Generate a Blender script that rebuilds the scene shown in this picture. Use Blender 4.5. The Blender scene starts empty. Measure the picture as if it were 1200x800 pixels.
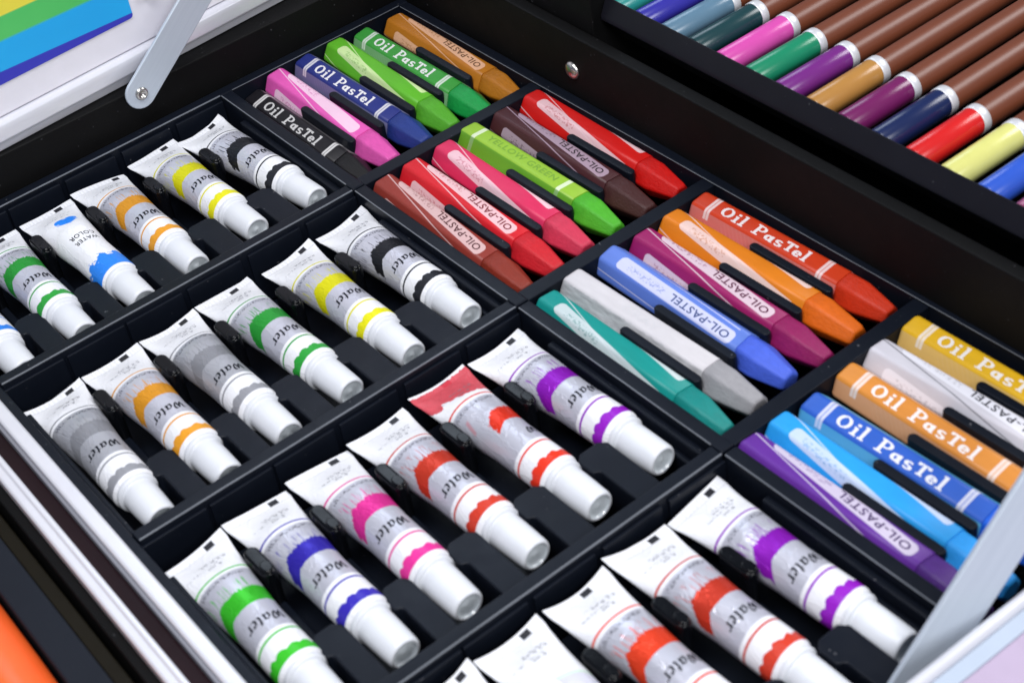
import bpy, bmesh, math, random
from mathutils import Vector, Matrix
S = 0.001                                   # the scene is modelled in millimetres
C = bpy.context.scene.collection
rnd = random.Random(7)
R = math.radians

# ------------------------------------------------------------------ helpers
def lin(h):
    h = h.lstrip('#')
    out = []
    for i in (0, 2, 4):
        c = int(h[i:i+2], 16) / 255
        out.append(c / 12.92 if c <= .04045 else ((c + .055) / 1.055) ** 2.4)
    return tuple(out)
def mixc(a, b, t): return tuple(x * (1 - t) + y * t for x, y in zip(a, b))

class NB:
    """tiny node-expression builder"""
    def __init__(s, name):
        s.m = bpy.data.materials.new(name); s.m.use_nodes = True
        s.t = s.m.node_tree; s.t.nodes.clear()
        s.out = s.t.nodes.new('ShaderNodeOutputMaterial')
        s.b = s.t.nodes.new('ShaderNodeBsdfPrincipled')
        s.t.links.new(s.b.outputs[0], s.out.inputs[0])
    def put(s, sock, v):
        if hasattr(v, 'is_output'): s.t.links.new(v, sock)
        elif isinstance(v, (tuple, list)):
            sock.default_value = tuple(v) + (1,) if len(v) == 3 and sock.type == 'RGBA' else tuple(v)
        else: sock.default_value = v
    def op(s, o, a, b=0.0, c=None, clamp=False):
        n = s.t.nodes.new('ShaderNodeMath'); n.operation = o; n.use_clamp = clamp
        s.put(n.inputs[0], a); s.put(n.inputs[1], b)
        if c is not None: s.put(n.inputs[2], c)
        return n.outputs[0]
    def add(s, a, b): return s.op('ADD', a, b)
    def sub(s, a, b): return s.op('SUBTRACT', a, b)
    def mul(s, a, b): return s.op('MULTIPLY', a, b)
    def gt(s, x, e, soft=.08):               # 0..1 as x passes e
        return s.op('MULTIPLY_ADD', s.sub(x, e), 1 / soft, .5, clamp=True)
    def box(s, x, lo, hi, soft=.08): return s.mul(s.gt(x, lo, soft), s.sub(1.0, s.gt(x, hi, soft)))
    def mix(s, f, a, b):
        n = s.t.nodes.new('ShaderNodeMix'); n.data_type = 'RGBA'
        s.put(n.inputs[0], f); s.put(n.inputs[6], a); s.put(n.inputs[7], b)
        return n.outputs[2]
    def uv(s):
        n = s.t.nodes.new('ShaderNodeUVMap'); n.uv_map = 'label'
        x = s.t.nodes.new('ShaderNodeSeparateXYZ'); s.t.links.new(n.outputs[0], x.inputs[0])
        return n.outputs[0], x.outputs[0], x.outputs[1]
    def obj(s):
        n = s.t.nodes.new('ShaderNodeTexCoord')
        x = s.t.nodes.new('ShaderNodeSeparateXYZ'); s.t.links.new(n.outputs['Object'], x.inputs[0])
        return n.outputs['Object'], x.outputs[0], x.outputs[1], x.outputs[2]
    def scale(s, v, sc, off=(0, 0, 0)):
        n = s.t.nodes.new('ShaderNodeMapping'); s.t.links.new(v, n.inputs[0])
        n.inputs['Scale'].default_value = sc; n.inputs['Location'].default_value = off
        return n.outputs[0]
    def noise(s, v, sc, det=3, rough=.55, d=0):
        n = s.t.nodes.new('ShaderNodeTexNoise'); s.t.links.new(v, n.inputs['Vector'])
        n.inputs['Scale'].default_value = sc; n.inputs['Detail'].default_value = det
        n.inputs['Roughness'].default_value = rough; n.inputs['Distortion'].default_value = d
        return n.outputs['Fac']
    def bump(s, h, dist, st=1.0):
        n = s.t.nodes.new('ShaderNodeBump'); s.t.links.new(h, n.inputs['Height'])
        n.inputs['Distance'].default_value = dist * S; n.inputs['Strength'].default_value = st
        s.t.links.new(n.outputs[0], s.b.inputs['Normal'])
    def set(s, **k):
        for a, v in k.items(): s.put(s.b.inputs[a.replace('_', ' ')], v)
        return s.m

def plastic(name, col, rough=.4, spec=.5, var=.25, dust=0.0, bump=.02):
    n = NB(name); o, x, y, z = n.obj()
    f = n.noise(o, 60, 4)
    c = n.mix(f, tuple(v * (1 - var) for v in col), tuple(v * (1 + var) for v in col))
    r = n.op('MULTIPLY_ADD', n.noise(o, 220, 4), .22, rough - .11)
    if dust:
        d = n.gt(n.noise(o, 900, 2, .4), .765, .02)
        c = n.mix(n.mul(d, dust), c, (.22, .22, .24))
    n.bump(n.noise(o, 1500, 2), bump)
    return n.set(Base_Color=c, Roughness=r, Specular_IOR_Level=spec)

def simple(name, col, rough=.45, spec=.5, metal=0.0):
    n = NB(name); o, x, y, z = n.obj()
    c = n.mix(n.noise(o, 130, 3), tuple(v * .93 for v in col), tuple(min(1, v * 1.06) for v in col))
    return n.set(Base_Color=c, Roughness=rough, Specular_IOR_Level=spec, Metallic=metal)

class MB:
    """collects vertices (mm), faces, material slots and the (s, a) label coordinates"""
    def __init__(s): s.v = []; s.f = []; s.mi = []; s.uv = []; s.sm = []
    def vert(s, p, uv=(0, 0)): s.v.append(tuple(p)); s.uv.append(uv); return len(s.v) - 1
    def face(s, idx, mi=0, smooth=True): s.f.append(tuple(idx)); s.mi.append(mi); s.sm.append(smooth)
    def rings(s, rings, uvs, mi=0, cap0=False, cap1=False, smooth=True, wrap=False):
        base = [[s.vert(p, u) for p, u in zip(r, ur)] for r, ur in zip(rings, uvs)]
        n = len(base[0])
        for a, b in zip(base, base[1:]):
            for k in range(n if wrap else n - 1):
                j = (k + 1) % n
                s.face((a[k], a[j], b[j], b[k]), mi, smooth)
        if cap0: s.face(tuple(reversed([s.vert(p, u) for p, u in zip(rings[0], uvs[0])][:n if wrap else n - 1])), mi, False)
        if cap1: s.face(tuple([s.vert(p, u) for p, u in zip(rings[-1], uvs[-1])][:n if wrap else n - 1]), mi, False)
        return s
    def box(s, x0, x1, y0, y1, z0, z1, mi=0):
        i = [s.vert(p) for p in ((x0,y0,z0),(x1,y0,z0),(x1,y1,z0),(x0,y1,z0),(x0,y0,z1),(x1,y0,z1),(x1,y1,z1),(x0,y1,z1))]
        for q in ((3,2,1,0),(4,5,6,7),(0,1,5,4),(1,2,6,5),(2,3,7,6),(3,0,4,7)): s.face([i[k] for k in q], mi, False)
        return s
    def prism(s, poly, z0, z1, mi=0, axis='z', smooth=False):
        """poly: counter-clockwise outline; axis z: (x,y) raised z0..z1, axis y: (x,z) swept y0..y1, axis x: (y,z) swept x0..x1"""
        def P(a, b, h): return (a, b, h) if axis == 'z' else ((a, h, b) if axis == 'y' else (h, a, b))
        lo = [s.vert(P(a, b, z0)) for a, b in poly]; hi = [s.vert(P(a, b, z1)) for a, b in poly]
        n = len(poly)
        for k in range(n): s.face((lo[k], lo[(k+1) % n], hi[(k+1) % n], hi[k]), mi, smooth)
        s.face(tuple(reversed(lo)), mi, False); s.face(tuple(hi), mi, False)
        return s
    def build(s, name, mats, parent=None, bevel=0, seg=2, loc=None, rotz=0, link=True):
        me = bpy.data.meshes.new(name)
        me.from_pydata([(x * S, y * S, z * S) for x, y, z in s.v], [], s.f)
        for m in (mats if isinstance(mats, (list, tuple)) else [mats]): me.materials.append(m)
        me.polygons.foreach_set('material_index', s.mi)
        me.polygons.foreach_set('use_smooth', s.sm)
        ul = me.uv_layers.new(name='label')
        for l in me.loops: ul.data[l.index].uv = s.uv[l.vertex_index]
        bm = bmesh.new(); bm.from_mesh(me); 
        if bevel: bmesh.ops.remove_doubles(bm, verts=bm.verts, dist=1e-7); bmesh.ops.recalc_face_normals(bm, faces=bm.faces)
        bm.to_mesh(me); bm.free(); me.update()
        o = bpy.data.objects.new(name, me); C.objects.link(o)
        if parent: o.parent = parent
        if bevel:
            b = o.modifiers.new('edge', 'BEVEL'); b.width = bevel * S; b.segments = seg; b.limit_method = 'ANGLE'; b.angle_limit = R(35)
            b.harden_normals = False
            for p in me.polygons: p.use_smooth = True
            w = o.modifiers.new('nrm', 'WEIGHTED_NORMAL'); w.keep_sharp = False; w.weight = 80
        if loc: o.location = tuple(v * S for v in loc)
        o.rotation_euler.z = rotz
        return o

def tag(o, label=None, cat=None, group=None, kind=None):
    if label: o['label'] = label
    if cat: o['category'] = cat
    if group: o['group'] = group
    if kind: o['kind'] = kind
    return o
def empty(name, loc=(0, 0, 0), rz=0):
    o = bpy.data.objects.new(name, None); C.objects.link(o)
    o.empty_display_size = .004
    o.location = tuple(v * S for v in loc); o.rotation_euler.z = rz
    return o
def circle(r, n, z0=0): return [(r * math.cos(2 * math.pi * k / n), r * math.sin(2 * math.pi * k / n)) for k in range(n)]

# ------------------------------------------------------------------ lettering (pen strokes)
def arc(cx, cy, rx, ry, a0, a1, n=10):
    return [(cx + rx * math.cos(R(a0 + (a1 - a0) * k / n)), cy + ry * math.sin(R(a0 + (a1 - a0) * k / n))) for k in range(n + 1)]
# broad-nib letters for the tubes (x, y, advance)
NIB = {
 'W': ([[(-.1,1.25),(.08,1.38),(.2,1.3),(.22,.75),(.3,.12)],[(.3,.08),(.5,.6),(.66,1.3)],[(.66,1.3),(.7,.7),(.78,.1)],[(.78,.1),(1.0,.5),(1.12,1.0),(1.08,1.38),(.92,1.45)]], 1.28),
 'a': ([[(.5,.88),(.3,.98),(.1,.7),(.08,.25),(.2,.04),(.38,.2),(.5,.5)],[(.58,.98),(.52,.4),(.55,.08),(.72,.16)]], .8),
 't': ([[(.34,1.38),(.22,.7),(.2,.18),(.32,.03),(.48,.14)],[(.02,.92),(.26,.96),(.5,1.0)]], .56),
 'e': ([[(.1,.46),(.34,.56),(.46,.76),(.36,.97),(.18,.84),(.08,.42),(.16,.08),(.36,.04),(.54,.22)]], .64),
 'r': ([[(.02,.86),(.16,.97),(.17,.5),(.14,.02)],[(.17,.62),(.34,.94),(.5,.97),(.56,.82)]], .6),
}
# slab letters for the pastels
SLAB = {
 'O': ([arc(.40, .5, .30, .42, 0, 360, 20)], .86),
 'i': ([[(.16,.0),(.16,.56)],[(.04,.56),(.18,.56)],[(.02,.02),(.30,.02)],[(.16,.76),(.16,.88)]], .36),
 'l': ([[(.16,.0),(.16,1.0)],[(.03,.97),(.18,.97)],[(.02,.02),(.31,.02)]], .38),
 'P': ([[(.2,.0),(.2,.98)],[(.03,.03),(.40,.03)],[(.04,.95),(.22,.95)],[(.2,.93)] + arc(.40,.70,.24,.23,90,-90,10) + [(.2,.47)]], .76),
 'a': ([arc(.24,.29,.17,.22,0,360,14),[(.44,.56),(.44,.04),(.56,.04)]], .62),
 's': ([arc(.24,.42,.17,.13,40,250,9) + arc(.24,.16,.17,.13,80,-150,10)], .50),
 'T': ([[(.02,.88),(.62,.88)],[(.32,.1),(.32,.88)],[(.18,.12),(.46,.12)],[(.05,.76),(.05,.90)],[(.59,.76),(.59,.90)]], .60),
 'e': ([[(.08,.30),(.42,.30)] + arc(.25,.29,.18,.24,5,320,14)], .52),
 ' ': ([], .42),
}
def nib_quads(word, nib):
    x = 0; out = []
    for ch in word:
        st, adv = NIB[ch]
        for pl in st:
            for (ax, ay), (bx, by) in zip(pl, pl[1:]):
                out.append([(x + ax - nib[0], ay - nib[1]), (x + ax + nib[0], ay + nib[1]), (x + bx + nib[0], by + nib[1]), (x + bx - nib[0], by - nib[1])])
        x += adv
    return out, x
def slab_quads(word, w):
    x = 0; out = []
    for ch in word:
        st, adv = SLAB[ch]
        for pl in st:
            for (ax, ay), (bx, by) in zip(pl, pl[1:]):
                dx, dy = bx - ax, by - ay; L = math.hypot(dx, dy) or 1
                ex, ey = dx / L * w * .18, dy / L * w * .18
                wx = w * (1.0 if abs(dy) > abs(dx) else .62)
                nx, ny = -dy / L * wx / 2, dx / L * wx / 2
                p0 = (x+ax-ex, ay-ey); p1 = (x+bx+ex, by+ey); ns = max(1, int(L / .18))
                for j in range(ns):                                   # short pieces, so that the print follows the wrapper round its corners
                    q0 = (p0[0] + (p1[0]-p0[0]) * j / ns, p0[1] + (p1[1]-p0[1]) * j / ns); q1 = (p0[0] + (p1[0]-p0[0]) * (j+1) / ns, p0[1] + (p1[1]-p0[1]) * (j+1) / ns)
                    out.append([(q0[0]+nx, q0[1]+ny), (q0[0]-nx, q0[1]-ny), (q1[0]-nx, q1[1]-ny), (q1[0]+nx, q1[1]+ny)])
        x += adv + .09
    return out, x
_font = {}
def font_tris(word):
    """outline letters of the built-in font as triangles, unit cap height"""
    if word in _font: return _font[word]
    cu = bpy.data.curves.new('type', 'FONT'); cu.body = word; cu.size = 1; cu.resolution_u = 3; cu.fill_mode = 'FRONT'; cu.offset = .016; cu.space_character = 1.12
    o = bpy.data.objects.new('type', cu); C.objects.link(o)
    bpy.context.view_layer.update()
    me = bpy.data.meshes.new_from_object(o.evaluated_get(bpy.context.evaluated_depsgraph_get()))
    me.calc_loop_triangles()
    t = [[tuple(me.vertices[i].co[:2]) for i in tr.vertices] for tr in me.loop_triangles]
    w = max((p[0] for q in t for p in q), default=1)
    h = max((p[1] for q in t for p in q), default=1)
    t = [[(p[0] / h, p[1] / h) for p in q] for q in t]
    def split(q, d=0):                                               # small pieces bend round a tube or a corner
        e = [math.dist(q[k], q[(k + 1) % 3]) for k in range(3)]; k = e.index(max(e))
        if e[k] < .3 or d > 6: return [q]
        a_, b_, c_ = q[k], q[(k + 1) % 3], q[(k + 2) % 3]; m_ = ((a_[0] + b_[0]) / 2, (a_[1] + b_[1]) / 2)
        return split([a_, m_, c_], d + 1) + split([m_, b_, c_], d + 1)
    t = [r_ for q in t for r_ in split(q)]
    bpy.data.objects.remove(o); bpy.data.meshes.remove(me); bpy.data.curves.remove(cu)
    _font[word] = (t, w / h); return _font[word]
def stamp(mb, polys, fn, mi):
    """lay flat letter polygons on a surface: fn(x, y, lift) -> point"""
    for k, q in enumerate(polys):
        mb.face([mb.vert(fn(p[0], p[1], .03 + .0006 * (k % 37))) for p in q], mi, False)

# ------------------------------------------------------------------ materials
BLK = plastic('black_moulded_plastic', (.0048, .0066, .0118), .40, .17, .25, .35)
POST = plastic('glossy_black_post', (.003, .0035, .005), .20, .20, .25, .1)
EDGE_GLINT = plastic('painted_edge_glint', (.13, .14, .16), .22, .5, .5, 0)  # lighter than the tray: paints the highlight line along its edges
BLK_WALL = plastic('black_lining_board', (.0032, .0031, .0033), .6, .14, .3, .2)
BLK_FRAME = plastic('black_tray_rim', (.007, .007, .011), .42, .22, .3, .2)
MAROON = plastic('dark_maroon_channel', (.012, .004, .006), .45, .15, .3)
OLIVE = plastic('dark_olive_edge', (.008, .006, .0025), .6, .15, .3)
SLATE = plastic('slate_black_foam', (.011, .0135, .020), .6, .12, .12)
ALU = None
n = NB('white_anodised_aluminium'); o, x, y, z = n.obj()
n.bump(n.noise(n.scale(o, (30, 30, 900)), 3, 3), .01, .5)
ALU = n.set(Base_Color=n.mix(n.noise(o, 90, 3), (.66, .66, .72), (.73, .73, .78)), Roughness=.34, Metallic=.25, Specular_IOR_Level=.5)
n = NB('grey_matte_arm_metal'); o, x, y, z = n.obj()
n.bump(n.noise(o, 1400, 3), .015)
ARM = n.set(Base_Color=n.mix(n.noise(n.scale(o, (40, 900, 900)), 1.0, 4), (.45, .505, .585), (.56, .615, .69)), Roughness=.40, Metallic=.2)
STEEL = simple('bright_steel', (.62, .60, .57), .28, .5, 1.0)
SILVER = simple('silver_band_foil', (.66, .66, .69), .42, .5, .35)
WHITE_LID = simple('white_lid_panel', (.78, .76, .82), .45)
PINK_LID = simple('pale_pink_lid_print', (.43, .345, .47), .5)
INK = simple('dark_print_ink', (.006, .007, .013), .6, .15)
DIV = plastic('black_divider_plastic', (.0048, .0066, .0118), .38, .17, .25, .3)
TABLE = simple('pale_table', (.55, .54, .56), .5)

def cap_material():
    n = NB('white_cap_plastic'); o, x, y, z = n.obj()
    n.bump(n.noise(o, 700, 3), .02)
    return n.set(Base_Color=n.mix(n.noise(o, 140, 3), (.64, .655, .70), (.70, .715, .76)), Roughness=.40,
                 Subsurface_Weight=.12, Subsurface_Radius=(.003, .003, .003), Subsurface_Scale=.5)
CAP = cap_material()
n = NB('milky_cap_recess')
RECESS = n.set(Base_Color=(.74, .79, .83), Roughness=.15, Specular_IOR_Level=.8)

GREYZ = lin('c8c8d4')
def tube_material(key, col, kind='std', dark=None, gz=GREYZ, seed=0):
    n = NB('tube_print_' + key); uv, s, a = n.uv()
    dark = dark or mixc(col, (0, 0, 0), .25)
    v3 = n.scale(uv, (1, 1, 1), (seed * 7.3, seed * 3.1, 0))
    n1 = n.noise(v3, .9, 4); n2 = n.noise(n.scale(uv, (.35, 2.2, 1), (seed, 0, 0)), 1.0, 4)
    paper = n.mix(n.noise(v3, .12, 2), (.74, .74, .78), (.81, .81, .845))
    c = paper; metal = 0.0
    wob = n.mul(n.sub(n1, .5), 1.0)
    if kind in ('std', 'stain'):
        gzone = n.box(s, 15.3, 36.8, .15)
        gcol = n.mix(n.noise(n.scale(uv, (.2, .5, 1)), .6, 3), tuple(v * .86 for v in gz), tuple(min(1, v * 1.06) for v in gz))
        c = n.mix(gzone, c, gcol); metal = n.mul(gzone, .38)
        c = n.mix(n.box(s, 13.72, 14.28, .12), c, dark)
        c = n.mix(n.box(s, 37.9, 38.5, .12), c, dark)
        # brush stroke: straight towards the cap, bristly towards the crimp, thinning to the left
        left = n.mul(n.op('MAXIMUM', n.sub(-4.6 if kind == 'std' else .6, a), 0.0), 1.0)
        bris = n.mul(n.sub(n2, .5), 2.6)
        lo = n.add(n.add(n.add(22.2, left), bris), n.mul(wob, .6))
        hi = n.add(n.add(27.4, n.mul(left, .62)), n.mul(wob, .5))
        m = n.mul(n.gt(s, lo, .25), n.sub(1.0, n.gt(s, hi, .12)))
        m = n.mul(m, n.gt(a, n.add(-9.0 if kind == 'std' else -2.4, n.mul(wob, 3.0)), .4))
        # loose bristle ticks just above the stroke
        tick = n.mul(n.gt(n.noise(n.scale(uv, (.16, 2.4, 1), (seed * 1.7, 4, 0)), 1.0, 1), .60, .04), n.box(s, 18.6, 22.2, .8))
        m = n.op('MAXIMUM', m, n.mul(tick, .75 if kind == 'std' else 0.0))
        shade = n.mix(n.noise(n.scale(uv, (.3, 1.6, 1)), 1.2, 3), mixc(col, (0, 0, 0), .28), mixc(col, (0, 0, 0), .06))
        c = n.mix(m, c, shade)
        # wavy splash next to the cap
        wav = n.add(n.mul(n.op('ABSOLUTE', n.op('SINE', n.mul(n.add(a, n.mul(n.sub(n.noise(n.scale(uv, (0, .3, 1), (0, seed * 1.3, 0)), 1.0, 1), .5), 3.0)), .95))), -.75), n.mul(wob, .7))
        m2 = n.mul(n.gt(s, n.add(n.add(43.4, wav), n.mul(a, .05)), .15), n.sub(1.0, n.gt(s, n.add(45.7, n.mul(wob, .2)), .12)))
        c = n.mix(m2, c, shade)
        # fine print too small to read
        tiny = n.mul(n.gt(n.noise(n.scale(uv, (1.5, 3.2, 1), (seed, 9, 0)), 1.0, 1), .53, .05), n.mul(n.box(s, 16.0, 17.0, .15), n.box(a, -6.0, 5.0, .2)))
        c = n.mix(n.mul(tiny, .85), c, (.04, .04, .06))
    for lo, hi, al, ah in ((8.6, 9.3, -4.5, 2.5), (6.4, 7.0, -1.5, 4.0)):
        t2 = n.mul(n.gt(n.noise(n.scale(uv, (1.6, 2.6, 1), (seed, 2 + lo, 0)), 1.0, 1), .55, .05), n.mul(n.box(s, lo, hi, .15), n.box(a, al, ah, .2)))
        c = n.mix(n.mul(t2, .6), c, (.10, .10, .12))
    # comb pressed into the fold, and the crease behind it
    comb = n.mul(n.gt(n.op('SINE', n.mul(a, 7.5)), .1, .8), n.box(s, .3, 2.5, .15))
    c = n.mix(n.mul(comb, .16), c, (.30, .31, .36))
    c = n.mix(n.mul(n.box(s, 2.55, 2.85, .15), .35), c, (.35, .35, .40))
    # dark register mark at the fold
    c = n.mix(n.mul(n.box(s, .7, 2.5, .12), n.box(a, 1.0 + (seed % 3) * .8, 2.8 + (seed % 3) * .8, .12)), c, (.02, .02, .025))
    if kind == 'stain':
        e = n.add(n.add(10.6, n.mul(n.sub(n.noise(v3, .35, 3), .5), 9.0)), n.mul(a, .28))
        st = n.mul(n.sub(1.0, n.gt(s, e, .25)), n.gt(s, n.add(.9, n.mul(n.sub(n.noise(v3, .8, 2), .5), 2.0)), .2))
        c = n.mix(n.mul(st, .93), c, n.mix(n.noise(v3, .5, 3), lin('b01c2c'), lin('d8384a')))
        sm = n.mul(n.box(n.add(a, n.mul(s, .32)), 1.2, 2.2, .4), n.box(s, 19, 23, .6))
        c = n.mix(n.mul(sm, .5), c, lin('d8606c'))
    if kind == 'blue':
        e = n.add(38.6, n.add(n.mul(n.op('SINE', n.mul(a, 1.3)), .9), n.mul(wob, 6.5)))
        m = n.mul(n.gt(s, e, .2), n.sub(1.0, n.gt(s, 46.0, .2)))
        c = n.mix(m, c, n.mix(n1, mixc(col, (0, 0, 0), .2), col))
        hq = n.op('DIVIDE', n.sub(14.6, s), 2.6); hp = n.op('DIVIDE', n.sub(a, .2), 2.5)                 # a small heart-like drop
        hr = n.sub(n.add(n.mul(hp, hp), n.mul(hq, hq)), 1.0)
        hd = n.sub(n.mul(hr, n.mul(hr, hr)), n.mul(n.mul(hp, hp), n.mul(hq, n.mul(hq, hq))))
        c = n.mix(n.sub(1.0, n.gt(hd, 0.0, .08)), c, col)
    if kind == 'pale':
        gl = n.gt(n.add(s, n.mul(n.op('ABSOLUTE', n.add(a, 1.0)), -.35)), 18.0, .2)
        c = n.mix(n.mul(gl, n.sub(1.0, n.gt(s, 37, .2))), c, tuple(v * 1.05 for v in GREYZ))
        c = n.mix(n.mul(n.box(n.add(s, n.mul(n.op('ABSOLUTE', n.add(a, 1.0)), -.35)), 17.4, 18.2, .2), .8), c, (.55, .75, .55))
        c = n.mix(n.box(a, -1.6, -.9, .2), c, (.80, .80, .82))
    cr = n.op('ABSOLUTE', n.sub(n.noise(n.scale(v3, (.55, 1.0, 1)), .34, 3, .5, .8), .5))          # soft creases in the foil
    n.bump(n.add(n.mul(n.op('MINIMUM', cr, .06), 9.0), n.mul(n.noise(v3, .5, 3), .5)), .22, .55)
    return n.set(Base_Color=c, Roughness=.36, Specular_IOR_Level=.3, Metallic=metal)

def pastel_material(key, col, kind, seed, pale=None):
    n = NB('pastel_wrapper_' + key); uv, s, a = n.uv()
    pale = pale or mixc(col, (.80, .76, .80), .68)
    c = n.mix(n.noise(n.scale(uv, (.3, 1, 1), (seed, 0, 0)), .5, 4), tuple(v * .86 for v in col), tuple(min(1, v * 1.08) for v in col))
    if kind == 'A':
        strip = n.gt(n.op('ABSOLUTE', a), 3.2, .2)
        tick = n.gt(n.op('SINE', n.mul(n.add(s, n.mul(a, .6)), 4.2)), .3, .4)
        c = n.mix(n.mul(strip, .65 if key == 'royal' else .22), c, pale)
        c = n.mix(n.mul(n.mul(n.mul(strip, tick), n.box(s, 12, 42, .3)), .04), c, pale)
        for p in (6.3, 46.2):
            rng = n.mul(n.box(s, p - .95, p + .95, .12), n.sub(1.0, n.mul(n.box(s, p - .13, p + .13, .1), .7)))
            rng = n.mul(rng, n.sub(1.0, n.gt(n.op('ABSOLUTE', a), 5.2, .2)))
            c = n.mix(n.mul(rng, .85), c, n.mix(.75, col, (.8, .78, .78)))
    elif kind in 'BC':
        SLP = .088 if kind == 'B' else (.02 if key == 'periwinkle' else .13)
        a0 = 3.2 if kind == 'B' else (-.6 if key == 'periwinkle' else -.9)
        for off in (0.0, 9.6, -9.6):
            q = n.sub(n.add(a, n.mul(s, SLP)), a0 + .5 + off)
            q4 = n.op('POWER', n.op('ABSOLUTE', q), 4.0)
            m = n.mul(n.box(q, -2.0, 2.0, .15), n.mul(n.gt(n.sub(s, n.mul(q4, .08)), 6.2, .2), n.sub(1.0, n.gt(n.add(s, n.mul(q4, .08)), 49.5, .2))))
            tint = n.mix(n.noise(n.scale(uv, (.4, 1.2, 1), (seed, off, 0)), .8, 3), mixc(pale, col, .15), pale)
            c = n.mix(n.mul(m, .92), c, tint)
            tiny = n.mul(n.gt(n.noise(n.scale(uv, (1.1, 1.5, 1), (seed, 3 + off, 0)), 1.0, 2), .54, .06), n.mul(n.box(q, -.95, .95, .2), n.box(s, 10, 24, .3)))
            c = n.mix(n.mul(tiny, .5), c, mixc(col, (.02, .02, .03), .35))
            l = n.mul(n.box(n.sub(n.add(a, n.mul(s, SLP * 1.9)), a0 + (4.6 if kind == 'C' else -1.2) + off), -.17, .17, .1), n.box(s, .5, 49, .2))
            c = n.mix(n.mul(l, .75), c, (.05, .05, .06) if key == 'white' else pale)
    elif kind == 'D':
        for p in (6.3, 45.2):
            c = n.mix(n.mul(n.box(s, p - .8, p + .8, .12), .75), c, mixc(col, (.85, .85, .8), .75))
        side = n.gt(n.op('ABSOLUTE', a), 2.9, .1)
        c = n.mix(n.mul(side, .75), c, lin('4b8f1d'))
    elif kind == 'G':
        side = n.gt(n.op('ABSOLUTE', n.add(a, n.mul(n.sub(n.noise(uv, .6, 3), .5), 1.2))), 3.0, .3)
        g = n.mix(n.gt(n.noise(n.scale(uv, (.16, .9, 1)), 1.3, 5, .6), .5, .5), (.24, .24, .25), (.54, .53, .55))
        c = n.mix(side, c, g)
    n.bump(n.noise(n.scale(uv, (.4, 1.2, 1)), 1.4, 4), .05, .6)
    return n.set(Base_Color=c, Roughness=.42, Specular_IOR_Level=.3)

def stick_material(key, col):
    n = NB('pastel_stick_' + key); uv, s, a = n.uv()
    f = n.noise(n.scale(uv, (.5, .9, 1)), .9, 5, .6)
    n.bump(n.noise(n.scale(uv, (.7, 1.0, 1)), 1.3, 5, .62), .22, .8)
    return n.set(Base_Color=n.mix(f, tuple(v * .72 for v in col), tuple(min(1, v * 1.12) for v in col)), Roughness=.48, Specular_IOR_Level=.35)

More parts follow.
